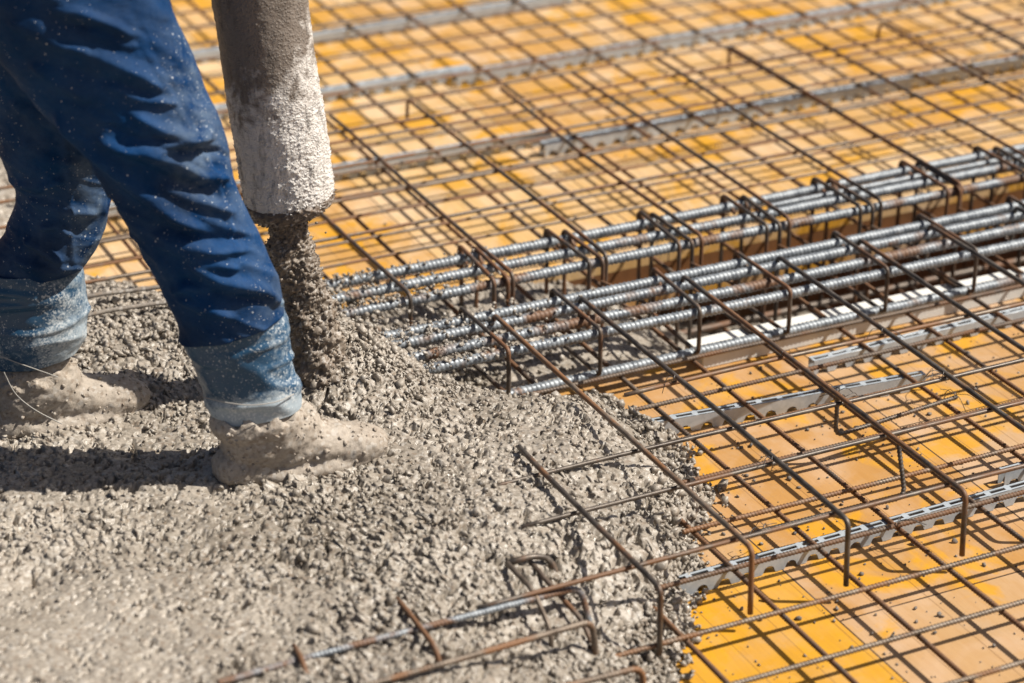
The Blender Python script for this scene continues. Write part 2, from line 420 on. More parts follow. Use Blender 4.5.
# links: upper bars running away, their near ends bent down
for k, x in enumerate((1.71, 1.912, 2.111, 2.356, 2.592, 2.80, 2.985, 3.22, 3.45, 3.68)):
    mat = M_MIX if k == 1 else M_DARK
    yb = (2.985, 3.028, 3.034, 3.03, 3.03, 3.03, 3.03, 3.03, 3.03, 3.03)[k]
    y1 = 3.53 if k == 0 else 4.062
    pts = [(x + rnd.uniform(-.002, .002), yb - .006, .035), (x, yb, ZUB), (x + rnd.uniform(-.004, .004), 3.5, ZUB + rnd.uniform(-.002, .003)), (x + .003, y1, ZUB)]
    if k: pts.append((x + .003, y1 + .004, .06))
    txt = ("short dark bent bar half sunk in the wet concrete, its end turned down" if k == 0 else
           f"{'rusty brown' if k == 1 else 'dark smooth'} raised bar bent down at its near end, {ORD[k]} from the concrete")
    rebar(pts, .0052, mat, txt, "raised bent bars in front of the beam", name="bent_rebar", seg=8, bend=.016, wob=.0012)
for k, x in enumerate((1.58, 1.80, 2.033, 2.262, 2.50, 2.728, 2.972, 3.195, 3.43, 3.66, 3.9, 4.13, 4.36)):
    x += rnd.uniform(-.006, .006)
    ye = 5.28 + rnd.uniform(-.02, .03)
    rebar([(x, 4.232, .02), (x, 4.226, ZUB), (x + rnd.uniform(-.01, .01), 4.8, ZUB), (x + rnd.uniform(-.008, .008), ye, ZUB)] + ([(x + rnd.uniform(-.02, .02), ye + .01, .10)] if k in (3, 7, 9) else []),
          .0048, M_STIR, f"long dark link beyond the rear beam cage, {ORD[k]} from the hose side", "long links beyond the beam",
          name="bent_rebar", seg=8, bend=.02, wob=.002)

# beam cages: thick bars inside bent stirrups
def stirrup_pts(x, y0, y1, z0, z1, lean):
    return [(x + .004, y1 - .045, z1 - .028), (x + lean + .004, y1, z1 - .004), (x + lean, y1, z0), (x, y0, z0), (x, y0, z1), (x + lean, y1 + .002, z1 + .003), (x + lean - .002, y1 + .006, z1 - .05)]
TRIB = (.0102, .17)
cage = tag(empty("beam_cage", (2.6, 4.02, 0)), "front beam cage of four thick grey ribbed bars in brown stirrups", "beam cage", "beam reinforcement cages")
def cage_part(c, name, pts, r, mat, label=None, **kw):
    o = bar(name, [Vector(p) - c.location for p in pts], r, mat, parent=c, **kw)
    if label: o['label'] = label
    return o
for (y, ya, z, x0) in ((3.932, 3.927, .138, 1.55), (3.99, 4.002, .140, 1.5), (4.062, 4.066, .138, 1.5), (4.105, 4.112, .139, 1.5)):
    cage_part(cage, "main_bar", [(x0, y + .002, z), (2.4, y, z), (3.3, ya, z), (5.2, ya + .01, z)], .0112, M_THICK, ribs=TRIB, seg=10, wob=.0015, bend=.3)
cage_part(cage, "bottom_bar", [(1.7, 3.926, .046), (3.0, 3.938, .0465), (5.2, 3.941, .0465)], .0112, M_THICK, "thick ribbed bar lying on the white spacer strip", ribs=TRIB, seg=10, bend=.3)
cage_part(cage, "bottom_bar", [(1.7, 4.10, .045), (5.2, 4.11, .045)], .009, M_STIR, "brown lower bar at the back of the cage", seg=8)
for x in (1.873, 2.081, 2.316, 2.533, 2.780, 3.012, 3.25, 3.48, 3.72):
    x += rnd.uniform(-.003, .003)
    cage_part(cage, "stirrup", stirrup_pts(x, 3.913, 4.128, .052, .156, rnd.uniform(-.01, .008)), .0048, M_STIR, seg=8, bend=.014)
rear = tag(empty("beam_cage", (2.6, 4.30, 0)), "rear beam cage of three thick grey bars beside the far boards", "beam cage", "beam reinforcement cages")
for (y, ya, z, x0) in ((4.247, 4.245, .138, 1.35), (4.318, 4.316, .139, 1.35), (4.392, 4.402, .138, 1.35)):
    cage_part(rear, "main_bar", [(x0, y, z), (2.4, y, z), (3.5, ya, z), (5.6, ya + .01, z)], .0112, M_THICK, ribs=TRIB, seg=10, wob=.0015, bend=.3)
cage_part(rear, "main_bar", [(2.75, 4.358, .137), (3.7, 4.362, .138), (5.6, 4.37, .138)], .0075, M_THICK, "thinner ribbed bar lapped beside the rear bars", ribs=TRIB, seg=8, bend=.3)
for y in (4.26, 4.39):
    cage_part(rear, "bottom_bar", [(1.6, y, -.16), (5.4, y, -.16)], .009, M_STIR, seg=8)
for x in (1.995, 2.216, 2.446, 2.670, 2.912, 3.150, 3.38, 3.61, 3.85):
    x += rnd.uniform(-.004, .004)
    cage_part(rear, "stirrup", stirrup_pts(x, 4.226, 4.418, -.17, .156, rnd.uniform(-.012, .008)), .0048, M_STIR, seg=8, bend=.014)
    cage_part(rear, "stirrup", stirrup_pts(x + .032, 4.224, 4.40, -.165, .154, rnd.uniform(-.012, .008)), .0048, M_STIR, seg=8, bend=.014)
    # slanted brown hook joining the two cages
    if x < 3.4:
        cage_part(rear, "cross_hook", [(x + .02, 4.21, .11), (x + .075, 4.17, .085), (x + .10, 4.09, .07)], .0048, M_RUST, seg=8, bend=.02)

# white spacer strip under the lower thick bar
v, f = [], []
box(2.34, 5.2, 3.934, 4.013, .0, .0345, v, f)
sp = mesh_obj("spacer_strip", v, f, M_WHITE, smooth=False)
mod = sp.modifiers.new("b", 'BEVEL'); mod.width = .003; mod.segments = 2
tag(recenter(sp, (2.2, 3.93, 0)), "long white spacer strip lying under the lowest thick bar of the front cage", "spacer")

# ------------------------------------------------------------------ slotted channels
def channel(x0, y0, x1, y1, label, group="slotted steel channels", w=.021, h=.034, z=0.001, pitch=.046):
    d = Vector((x1 - x0, y1 - y0, 0)); Ln = d.length; d.normalize(); nrm = Vector((-d.y, d.x, 0))
    bm = bmesh.new()
    def q(pts):
        try: bm.faces.new([bm.verts.new((a, b, c)) for a, b, c in pts])
        except ValueError: pass
    n = max(1, int(Ln / pitch)); p = Ln / n
    sl, sw = p * .74, .0085
    for i in range(n):
        a, b = i * p, (i + 1) * p; s0, s1 = a + (p - sl) / 2, b - (p - sl) / 2
        y_, Y_ = -w / 2, w / 2
        q([(a, y_, h), (b, y_, h), (b, -sw / 2, h), (a, -sw / 2, h)]); q([(a, sw / 2, h), (b, sw / 2, h), (b, Y_, h), (a, Y_, h)])
        q([(a, -sw / 2, h), (s0, -sw / 2, h), (s0, sw / 2, h), (a, sw / 2, h)]); q([(s1, -sw / 2, h), (b, -sw / 2, h), (b, sw / 2, h), (s1, sw / 2, h)])
        # scalloped side webs: arch cut into the lower edge
        K = 10
        for side in (y_, Y_):
            for k in range(K):
                xa, xb = a + p * k / K, a + p * (k + 1) / K
                def low(x):
                    t = (x - a - p / 2) / (p * .30)
                    return .015 * math.sqrt(max(0, 1 - t * t)) if abs(t) < 1 else 0
                q([(xa, side, low(xa)), (xb, side, low(xb)), (xb, side, h), (xa, side, h)])
    bmesh.ops.remove_doubles(bm, verts=bm.verts, dist=1e-5)
    bmesh.ops.recalc_face_normals(bm, faces=bm.faces)
    me = bpy.data.meshes.new("steel_channel"); bm.to_mesh(me); bm.free()
    me.materials.append(M_CHAN)
    o = bpy.data.objects.new("steel_channel", me); COL.objects.link(o)
    o.location = (x0, y0, z); o.rotation_euler = (0, 0, math.atan2(d.y, d.x))
    md = o.modifiers.new("t", 'SOLIDIFY'); md.thickness = .0016; md.offset = -1
    md = o.modifiers.new("b", 'BEVEL'); md.width = .0006; md.segments = 1; md.limit_method = 'ANGLE'
    return tag(o, label, "steel channel", group)
channel(1.83, 3.175, 3.7, 3.215, "long slotted grey channel ending at the wet concrete, nearest the viewer")
channel(2.61, 3.252, 3.9, 3.275, "slotted channel overlapping behind the nearest one, by the right picture edge")
channel(2.10, 3.722, 2.712, 3.664, "short slotted channel lying askew in front of the white spacer strip")
channel(2.535, 3.818, 4.2, 3.858, "slotted channel running close along the white spacer strip")
channel(2.575, 5.172, 5.0, 5.205, "first far grey channel beyond the beam, on the right side", w=.03)
channel(.7, 5.27, 2.634, 5.247, "first far channel beyond the beam, on the hose side", w=.03)
channel(.7, 5.79, 2.655, 5.785, "second far channel beyond the beam, on the hose side", w=.03)
channel(2.59, 5.745, 5.0, 5.79, "second far grey channel beyond the beam, on the right side", w=.03)
channel(1.0, 6.22, 3.2, 6.245, "farthest grey channel, near the top edge behind the hose", w=.03)

# tie wires
def tie(x, y, z, label, tail=2, size=.009):
    verts, faces = np.zeros((0, 3)), np.zeros((0, 4), int)
    def add(pts, r=.0007):
        nonlocal verts, faces
        V, F = tube(pts, r, None, 6, .01)
        faces = np.vstack([faces, F + len(verts)]); verts = np.vstack([verts, V])
    th = np.linspace(0, 4 * np.pi, 34)
    c, s = math.cos(.7), math.sin(.7)
    loop = [(c * size * math.cos(t) , s * size * math.cos(t) , size * .95 * math.sin(t) + .0012 * i / 8) for i, t in enumerate(th)]
    add(loop)
    for k in range(tail):
        a = rnd.uniform(0, 6.28); l = rnd.uniform(.025, .055)
        p0 = Vector((size * .4 * math.cos(a), size * .4 * math.sin(a), size * .8))
        p1 = p0 + Vector((math.cos(a) * l * .5, math.sin(a) * l * .5, rnd.uniform(-.005, .012)))
        p2 = p1 + Vector((math.cos(a + .5) * l * .5, math.sin(a + .5) * l * .5, rnd.uniform(-.03, .006)))
        add(fillet([p0, p1, p2], .01))
    o = np_mesh("tie_wire", verts, faces, M_WIRE); o.location = (x, y, z)
    return tag(o, label, "tie wire", "wire ties on the bars")
for x, y, z, lab, tl in (
    (*on_z(838, 393, .15)[:2], .15, "wire tie where the dark hook hangs from the raised bar", 3),
    (2.36, 3.437, .155, "tangled wire tie on the doubled bars near the dark hook", 4),
    (2.592, 3.437, .156, "wire tie on the raised bar right of the tangled one", 2),
    (2.592, 3.652, .156, "wire tie with bright loop close behind the askew channel", 2),
    (*on_z(955, 397, .062)[:2], .062, "looped wire with splayed ends at the tip of the dark hook", 5),
    (2.111, 3.287, .156, "wire tie on the raised bar above the concrete's edge", 2),
    (2.111, 3.652, .156, "wire tie on the raised bar just in front of the front cage", 1),
    (2.06, 3.222, .06, "wire tie near the left end of the ribbed bar along the boards", 4),
    (2.69, 3.605, .052, "single upright wire end on a lower crossing", 3),
    (2.30, 3.145, .052, "thin wire dangling below the nearest channel", 2),
    (2.356, 3.652, .156, "wire tie on the raised bar near the lower thick bar", 1)):
    tie(x, y, z, lab, tl)

# ------------------------------------------------------------------ concrete
def hash2(i, j, s):
    h = (i.astype(np.int64) * 374761393 + j.astype(np.int64) * 668265263 + s * 1274126177) & 0xFFFFFFFF
    h = ((h ^ (h >> 13)) * 1274126177) & 0xFFFFFFFF
    return ((h ^ (h >> 16)) & 0xFFFFFF) / float(0x1000000)
def vnoise(x, y, sc, s):
    x, y = x * sc, y * sc; i, j = np.floor(x), np.floor(y); u, w = x - i, y - j
    u, w = u * u * (3 - 2 * u), w * w * (3 - 2 * w)
    return (hash2(i, j, s) * (1 - u) + hash2(i + 1, j, s) * u) * (1 - w) + (hash2(i, j + 1, s) * (1 - u) + hash2(i + 1, j + 1, s) * u) * w
def fbm(x, y, sc, s, o=4):
    return sum(vnoise(x, y, sc * 2 ** k, s + k) * .5 ** k for k in range(o)) / sum(.5 ** k for k in range(o))
def domes(x, y, cell, s, keep=1.0, rmin=.45, rmax=.85):
    """height (in cells) of pebbles scattered one per grid cell"""
    u, w = x / cell, y / cell; I, J = np.floor(u), np.floor(w); out = np.zeros_like(x)
    for di in (-1, 0, 1):
        for dj in (-1, 0, 1):
            i, j = I + di, J + dj
            cx, cy = i + hash2(i, j, s), j + hash2(i, j, s + 1)
            r = rmin + (rmax - rmin) * hash2(i, j, s + 2)
            k = hash2(i, j, s + 3) < keep
            a = hash2(i, j, s + 4) * 3.14; e = .65 + .35 * hash2(i, j, s + 5)
            dx, dy = u - cx, w - cy
            du, dv = dx * np.cos(a) + dy * np.sin(a), (-dx * np.sin(a) + dy * np.cos(a)) / e
            d2 = (du * du + dv * dv) / (r * r)
            out = np.maximum(out, np.where(k, r * np.sqrt(np.clip(1 - d2, 0, 1)), 0))
    return out
def sdist(x, y, P):
    """signed distance to polygon, inside positive"""
    best = np.full(x.shape, 1e9); ins = np.zeros(x.shape, bool)
    n = len(P)
    for a in range(n):
        (x0, y0), (x1, y1) = P[a], P[(a + 1) % n]
        ex, ey = x1 - x0, y1 - y0
        t = np.clip(((x - x0) * ex + (y - y0) * ey) / (ex * ex + ey * ey), 0, 1)
        best = np.minimum(best, np.hypot(x - x0 - t * ex, y - y0 - t * ey))
        c = ((y0 <= y) != (y1 <= y)) & (x < (x1 - x0) * (y - y0) / (y1 - y0 + 1e-12) + x0)
        ins ^= c
    return np.where(ins, best, -best)
POLY = [(-.6, 1.9), (1.5, 1.9), (1.64, 2.65), (1.73, 2.92), (1.84, 3.11), (1.97, 3.31), (2.09, 3.49), (2.12, 3.63), (2.07, 3.79), (1.93, 3.90),
        (1.80, 3.98), (1.74, 4.10), (1.70, 4.24), (1.65, 4.38), (1.58, 4.53), (1.38, 4.70), (1.27, 4.95), (1.34, 5.25), (1.38, 5.65), (-.6, 5.75)]
sst = lambda a, b, v: (lambda t: t * t * (3 - 2 * t))(np.clip((v - a) / (b - a), 0, 1))
def conc_base(x, y):
    w = (fbm(x, y, 9, 3) - .5) * .10 + (fbm(x, y, 40, 5) - .5) * .03
    sd = sdist(x, y, POLY) + w
    slope = .11 + .20 * sst(3.25, 3.02, y) * sst(1.2, 1.5, x)
    z = .158 * (1 - np.exp(-np.clip(sd, 0, 9) / slope)) + np.clip(sd, -1, 0) * 1.0
    z += .012 * (fbm(x, y, 5, 9) - .5) * sst(0, .2, sd) + .012 * (fbm(x, y, 17, 21) - .5) * sst(0, .1, sd)
    # heap under the hose
    d = np.hypot((x - 1.535) / 1.0, (y - 3.98))
    z += .115 * np.exp(-(d / .165) ** 2) * sst(-.02, .1, sd)
    # footprints pressed in / slumped hollows
    z -= .024 * np.exp(-(((x - .79) / .055) ** 2 + ((y - 3.49) / .045) ** 2)) - .008 * np.exp(-(((x - .74) / .10) ** 2 + ((y - 3.55) / .05) ** 2))
    # part filled recess
    tr = -.005 - .22 * sst(2.15, 2.75, x + w) + .02 * fbm(x, y, 12, 31)
    z = np.where((y > T0) & (y < T1) & (x > 1.2), np.maximum(z, tr), z)
    return z, sd
def smoothness(x, y):
    """1 = coarse and lumpy, 0 = trowelled slurry"""
    a = 1 - .93 * np.exp(-(((x - .74) / .36) ** 2 + ((y - 3.28) / .33) ** 2) ** 1.5)
    a *= 1 - .5 * np.exp(-(((x - 1.55) / .11) ** 2 + ((y - 3.60) / .06) ** 2))
    return a * (.45 + .9 * fbm(x, y, 6, 55, 3)) + .45 * np.exp(-(((x - 1.62) / .2) ** 2 + ((y - 4.0) / .17) ** 2))
def axis(*seg):
    out = []
    for a, b, s in seg: out.append(np.arange(a, b, s))
    return np.concatenate(out)
gx = axis((-.4, .5, .02), (.5, 2.22, .0026), (2.22, 2.95, .006))
gy = axis((2.0, 2.65, .012), (2.65, 4.12, .0026), (4.12, 4.62, .0042), (4.62, 5.75, .010))
X, Y = np.meshgrid(gx, gy)
Z, SD = conc_base(X, Y)
K = smoothness(X, Y)
wx, wy = X + .004 * (vnoise(X, Y, 120, 71) - .5), Y + .004 * (vnoise(X, Y, 120, 72) - .5)
bill = lambda sc, sd_: np.abs(2 * vnoise(wx, wy, sc, sd_) - 1 + .5 * (2 * vnoise(wx, wy, sc * 2.1, sd_ + 1) - 1))
lump = .0046 * bill(30, 201) + .0048 * bill(70, 211) + .0034 * bill(140, 221)
lump = np.maximum(lump, domes(wx, wy, .0125, 111, .22, .4, .7) * .0125 * .6)
ca, sa = math.cos(.5), math.sin(.5)
ux, uy = wx * ca + wy * sa, (-wx * sa + wy * ca) * 1.6
n1, n2, n3 = fbm(ux, uy, 85, 141, 2), fbm(ux, uy, 40, 146, 3), fbm(X, Y, 7, 151, 3)
sh = .05 * (np.clip(K, 0, 1.8) - .6) + .10 * (n3 - .5)
pit = sst(.672, .712, n1 + sh) * .012 + sst(.675, .705, n2 + sh) * .015
pit *= sst(-.01, .05, SD)
KK = np.clip(K * (.35 + 1.3 * sst(.3, .7, fbm(X, Y, 4.5, 181, 3))) * 1.25, .14, 1.9)
Z = Z + (lump - .005) * KK - pit
# clods lean over a little, so each has a crisp under-side
lean = np.clip((lump - .004) * KK, -.004, .012) * .95 + pit * .25
ang = 3.0 + 1.2 * (fbm(X, Y, 11, 191, 2) - .5)
X = X + lean * np.cos(ang); Y = Y + lean * np.sin(ang)
Z += .0018 * (fbm(X, Y, 150, 161, 3) - .5)
nx, ny = len(gx), len(gy)
co = np.stack([X, Y, Z], -1).reshape(-1, 3)
ii, jj = np.meshgrid(np.arange(nx - 1), np.arange(ny - 1))
a = jj * nx + ii
quads = np.stack([a, a + 1, a + nx + 1, a + nx], -1).reshape(-1, 4)
floor = np.where((co[:, 1] > T0) & (co[:, 1] < T1), TD, 0.0)
above = co[:, 2] > floor - .012
keep = above[quads].any(1)
quads = quads[keep]
used = np.zeros(len(co), bool); used[quads.ravel()] = True
remap = np.cumsum(used) - 1
conc = np_mesh("wet_concrete", co[used], remap[quads], M_CONC)
tag(conc, "lumpy grey wet concrete spreading over the formwork under the worker", "concrete", None, 'stuff')

def conc_z(x, y):
    return float(conc_base(np.array([float(x)]), np.array([float(y)]))[0][0])

# crumbs of concrete
ICO = None
def blob_mesh(items, sub=1, rough=.35, seed=1):
    """many irregular pebbles in one mesh; items = (x, y, z, r)"""
    bm = bmesh.new(); bmesh.ops.create_icosphere(bm, subdivisions=sub, radius=1)
    bv = np.array([v.co[:] for v in bm.verts]); bf = np.array([[v.index for v in f.verts] for f in bm.faces]); bm.free()
    g = np.random.default_rng(seed); V, F, n = [], [], 0
    for (x, y, z, r) in items:
        s = 1 + rough * (g.random((len(bv), 1)) - .5) * 2
        sc = r * (0.5 + 1.0 * g.random(3)); A = np.linalg.qr(g.normal(size=(3, 3)))[0]
        V.append((bv * s * sc) @ A + (x, y, z)); F.append(bf + n); n += len(bv)
    return np.vstack(V), np.vstack(F)
def scatter(n, x0, x1, y0, y1, accept, sizes, probs, sink):
    x, y = rng.uniform(x0, x1, n), rng.uniform(y0, y1, n); z, sd = conc_base(x, y); k = smoothness(x, y)
    ok = rng.random(n) < accept(x, y, sd, k)
    x, y, z, k = x[ok], y[ok], np.maximum(z[ok], 0), k[ok]
    r = rng.choice(sizes, len(x), p=probs)
    return [(a, b, c + d * sink, d) for a, b, c, d in zip(x, y, z, r)]
its = scatter(60000, .6, 2.2, 2.7, 4.2, lambda x, y, sd, k: np.where(sd > .03, .01 + .12 * np.clip(k, 0, 1.2), 0), [.0022, .0034, .0048, .0068], [.45, .36, .15, .04], .3)
its += scatter(16000, 1.3, 2.3, 2.7, 4.05, lambda x, y, sd, k: np.where((sd > -.03) & (sd < .09), .9 - np.maximum(0, -sd) * 22, 0), [.003, .0045, .006, .009], [.4, .35, .18, .07], .6)
its += scatter(9000, .8, 1.9, 4.2, 4.8, lambda x, y, sd, k: np.where(sd > .0, .5, 0), [.004, .006, .008], [.5, .35, .15], .4)
hx_, hy_ = 1.60 + rng.normal(0, .11, 3600), 4.02 + rng.normal(0, .10, 3600)
hz_, hs_ = conc_base(hx_, hy_)
for x, y, z, sd in zip(hx_, hy_, hz_, hs_):             # on the heap
    if sd > -.01:
        r = rng.choice([.0022, .0033, .0048, .0075], p=[.4, .33, .21, .06]); its.append((x, y, z + r * .7 + .001, r))
V, F = blob_mesh(its, 1, .62, 3)
tag(np_mesh("concrete_lumps", V, F, M_CONC), "loose wet aggregate lumps along the edge of the pour", "concrete", None, 'stuff')
its = []
cx_, cy_ = rng.uniform(1.7, 3.4, 1900), rng.uniform(2.6, 3.9, 1900)
for x, y, sd in zip(cx_, cy_, sdist(cx_, cy_, POLY)):
    if sd < -.01 and rng.random() < .55 + .45 * math.exp(sd * 5):
        r = rng.choice([.0014, .0022, .0035, .0055], p=[.42, .33, .18, .07]); its.append((x, y, r * .55, r))
for _ in range(120):
    r = rng.uniform(.0015, .004); its.append((rng.uniform(1.2, 4.2), rng.uniform(4.5, 6.2), r * .5, r))
V, F = blob_mesh(its, 1, .3, 5)
tag(np_mesh("crumbs", V, F, M_CRUMB), "grey crumbs of concrete scattered over the yellow boards", "crumbs", None, 'stuff')
# splashes on the thick bars where the pour meets the cages
its = []
for _ in range(1500):
    x = 1.60 + abs(rng.normal(0, .22)); y = rng.choice([3.932, 3.99, 4.062, 4.105, 4.247, 4.318, 4.392]) + rng.normal(0, .007)
    its.append((x - (.05 if y > 4.2 else 0), y, .148 + rng.normal(0, .005), rng.choice([.0014, .0024, .0042])))
for _ in range(600):
    x, y = 1.62 + abs(rng.normal(0, .2)), rng.uniform(3.9, 4.15)
    its.append((x, y, conc_z(x, y) + .004, rng.choice([.003, .005, .008])))
for _ in range(900):
    x, y = 1.52 + abs(rng.normal(0, .17)), rng.uniform(3.92, 4.40)
    its.append((x, y, max(conc_z(x, y), .12) + rng.uniform(-.01, .022), rng.choice([.003, .0045, .0075])))
V, F = blob_mesh(its, 1, .5, 8)
tag(np_mesh("concrete_spatter", V, F, M_CONC), "spatter of concrete clinging to the thick bars beside the pour", "concrete", None, 'stuff')

# ------------------------------------------------------------------ short bent bars standing out of the concrete, hooks on the boards
def on_conc(px, py, off):
    z = .14
    for _ in range(6):
        p = on_z(px, py, z); z = .5 * z + .5 * (conc_z(p.x, p.y) + off)
    return on_z(px, py, z)
def line_conc(pts, off): return [on_conc(x, y, o) for (x, y), o in zip(pts, off)]
def dwn(p, dz, dx=0, dy=0): return Vector((p.x + dx, p.y + dy, p.z - dz))
c1 = line_conc([(218, 683), (292, 662), (355, 645), (460, 618), (580, 587)], (.012, .000, .010, .018, .044))
c2 = line_conc([(350, 690), (460, 659), (592, 621)], (.010, .020, .054))
c3 = line_conc([(540, 694), (578, 683), (642, 667)], (.02, .03, .06))
c4 = line_conc([(507, 563), (533, 590)], (.012, .042))
c5 = line_conc([(507, 563), (533, 556), (550, 558)], (.010, .02, .012))
c6 = line_conc([(529, 560), (546, 580), (582, 620)], (-.002, .012, .020))
c7 = line_conc([(397, 599), (412, 617), (436, 648)], (-.004, .016, .014))
c8 = line_conc([(294, 646), (302, 660)], (-.002, .014))
L_ = on_z(905, 497, .062); t_ = on_z(898, 440, .157)
d_ = on_z(838, 393, .156)
hk = [
 (c1 + [dwn(c1[-1], .12, .02, -.03)], .0058, M_THICK, "grey ribbed hooked bar lying in the concrete, upper of the three in front", RIB),
 (c2 + [dwn(c2[-1], .10, .008, -.01)], .0055, M_MIX, "brown ribbed hooked bar in the concrete, middle of the three in front", RIB),
 (c3 + [dwn(c3[-1], .10, .006, -.006)], .0055, M_MIX, "hooked bar at the lower picture edge, half in the concrete", RIB),
 (c4 + [dwn(c4[-1], .035, -.004, -.075), dwn(c4[-1], .09, -.004, -.08)], .0048, M_MIX, "short curved brown bar crossing over the grey hooked bar", None),
 (c5 + [dwn(c5[-1], .05, .012, -.02)], .0056, M_DARK, "small dark bent end poking from the concrete behind the hooked bars", None),
 (c6 + [dwn(c6[-1], .04, 0, -.06)], .0046, M_RUST, "orange rusty bar passing under the hooked bars in the concrete", None),
 (c7 + [dwn(c7[-1], .04, .002, -.02)], .0048, M_RUST, "orange bent bar end crossing the left part of the grey hooked bar", None),
 (c8 + [dwn(c8[-1], .05, .001, -.05)], .0048, M_RUST, "rusty bar stub at the sunken left end of the grey hooked bar", None),
 ([on_z(755, 533, .062), on_z(824, 515, .062), L_, t_], .0046, M_DARK, "ribbed bar along the boards with its end bent up beside the nearest channel", RIB),
 ([d_, Vector((d_.x, d_.y, .062)), on_z(957, 397, .062)], .0046, M_DARK, "dark hook bent down from the raised bars, lying above the askew channel", RIB),
]
for pts, r, mat, lab, rb in hk:
    rebar(pts, r, mat, lab, "short hooked bars", name="hooked_rebar", ribs=rb, seg=8, bend=.022)
rebar([(1.06, 4.49, .165), (1.2, 4.489, .172), (1.5, 4.49, .15)], .005, M_CRUMB, "cement coated bar on the concrete behind the worker's legs, farther of the pair", "cement coated bars", seg=8)
rebar([(1.04, 4.40, .168), (1.2, 4.402, .173), (1.5, 4.42, .15)], .005, M_CRUMB, "cement coated bar on the concrete behind the worker's legs, nearer of the pair", "cement coated bars", seg=8)

# ------------------------------------------------------------------ hose and falling concrete
HA = (1.487, 3.90)                                    # foot of the falling concrete
def loft(rings, nu, nv, k=.9, power=2.0, plane=None):
    """rings: list of (left point, right point); Catmull-Rom between them. returns (nu,nv,3) verts and normals"""
    Lp = np.array([tuple(a) for a, b in rings]); Rp = np.array([tuple(b) for a, b in rings]); n = len(Lp)
    t = np.linspace(0, n - 1, nu); i = np.clip(np.floor(t).astype(int), 0, n - 2); u = (t - i)[:, None]
    def cr(P):
        p0, p1, p2, p3 = P[np.clip(i - 1, 0, n - 1)], P[i], P[i + 1], P[np.clip(i + 2, 0, n - 1)]
        return .5 * (2 * p1 + (p2 - p0) * u + (2 * p0 - 5 * p1 + 4 * p2 - p3) * u * u + (3 * p1 - p0 - 3 * p2 + p3) * u ** 3)
    L_, R_ = cr(Lp), cr(Rp); c, a = (L_ + R_) / 2, (R_ - L_) / 2
    b = np.array(FH) * np.linalg.norm(a, axis=1)[:, None] * (k if np.isscalar(k) else np.interp(t, np.arange(n), k)[:, None])
    th = np.linspace(0, 2 * np.pi, nv, endpoint=False)
    cs, sn = np.cos(th), np.sin(th)
    V = c[:, None] + a[:, None] * cs[None, :, None] - b[:, None] * sn[None, :, None]     # sin>0 faces the viewer
    Nn = a[:, None] / np.linalg.norm(a, axis=1)[:, None, None] * cs[None, :, None] - np.array(FH)[None, None] * sn[None, :, None]
    return V, Nn, th
def grid_faces(nu, nv):
    i = np.arange(nu - 1)[:, None]; j = np.arange(nv)[None]
    a = i * nv + j; b = i * nv + (j + 1) % nv
    return np.stack([a, a + nv, b + nv, b], -1).reshape(-1, 4)
def set_attr(o, name, vals):
    at = o.data.attributes.new(name, 'FLOAT', 'POINT'); at.data.foreach_set('value', np.asarray(vals, np.float32).ravel())
def h3(i, j, k, s):
    return hash2(i + 7919 * k.astype(np.int64), j + 104729 * k.astype(np.int64), s)
def v3(P, sc, s):
    Q = P * sc; I = np.floor(Q); u = Q - I; u = u * u * (3 - 2 * u); I = I.astype(np.int64); out = 0
    for a in (0, 1):
        for b in (0, 1):
            for c in (0, 1):
                w = (u[:, 0] if a else 1 - u[:, 0]) * (u[:, 1] if b else 1 - u[:, 1]) * (u[:, 2] if c else 1 - u[:, 2])
                out = out + w * h3(I[:, 0] + a, I[:, 1] + b, I[:, 2] + c, s)
    return out * 2 - 1
def noise3(P, sc, oct=3, s=5):
    return sum(v3(P, sc * 2 ** k, s + k) * .5 ** k for k in range(oct)) * .9
def cells3(P, sc):
    Q = P * sc; I = np.floor(Q).astype(np.int64); best = np.full(len(P), 9.0)
    for a in (-1, 0, 1):
        for b in (-1, 0, 1):
            for c in (-1, 0, 1):
                J = I + (a, b, c)
                d2 = sum((J[:, t] + h3(J[:, 0], J[:, 1], J[:, 2], 40 + t) - Q[:, t]) ** 2 for t in range(3))
                best = np.minimum(best, d2)
    return np.sqrt(best)

hose = tag(empty("concrete_hose", tuple(on_plane(290, 205, HA))), "cement crusted concrete pump hose end hanging beside the worker's leg, pouring", "hose")
def hose_section(name, prof, nu, nv, mat, amp, crust, lift=0.0):
    rings = [(on_plane(l[0], l[1], HA), on_plane(r[0], r[1], HA)) for l, r in prof]
    V, Nn, th = loft(rings, nu, nv, 1.0)
    P = V.reshape(-1, 3); N_ = Nn.reshape(-1, 3)
    cr = crust(to_px(P))
    d = amp * (.55 * noise3(P, 60, 4) + .45 * noise3(P, 14, 2)) * (.45 + cr)
    cb = np.clip(.42 - cells3(P, 150), 0, 1) * amp * 3.2 * (.25 + cr) + np.clip(.40 - cells3(P, 75), 0, 1) * amp * 3.0 * (.1 + .8 * cr * sst(-.2, .4, noise3(P, 12, 2, 33)))
    P = P + N_ * (d + cb + lift)[:, None] - np.array(hose.location)
    o = np_mesh(name, P, grid_faces(nu, nv), mat, hose); set_attr(o, "crust", np.clip(cr, 0, 1)); return o
def crust_up(px):
    y, x = px[:, 1], px[:, 0]
    c = .10 + .34 * sst(40, 112, y) + .34 * sst(268, 315, x) * (1 - .3 * sst(40, 0, y)) * (1 - .5 * sst(60, 110, y))
    return c + .12 * sst(96, 106, y) * sst(270, 300, x)
def crust_lo(px):
    y, x = px[:, 1], px[:, 0]
    return .44 + .30 * sst(258, 300, x) + .22 * sst(105, 150, y)
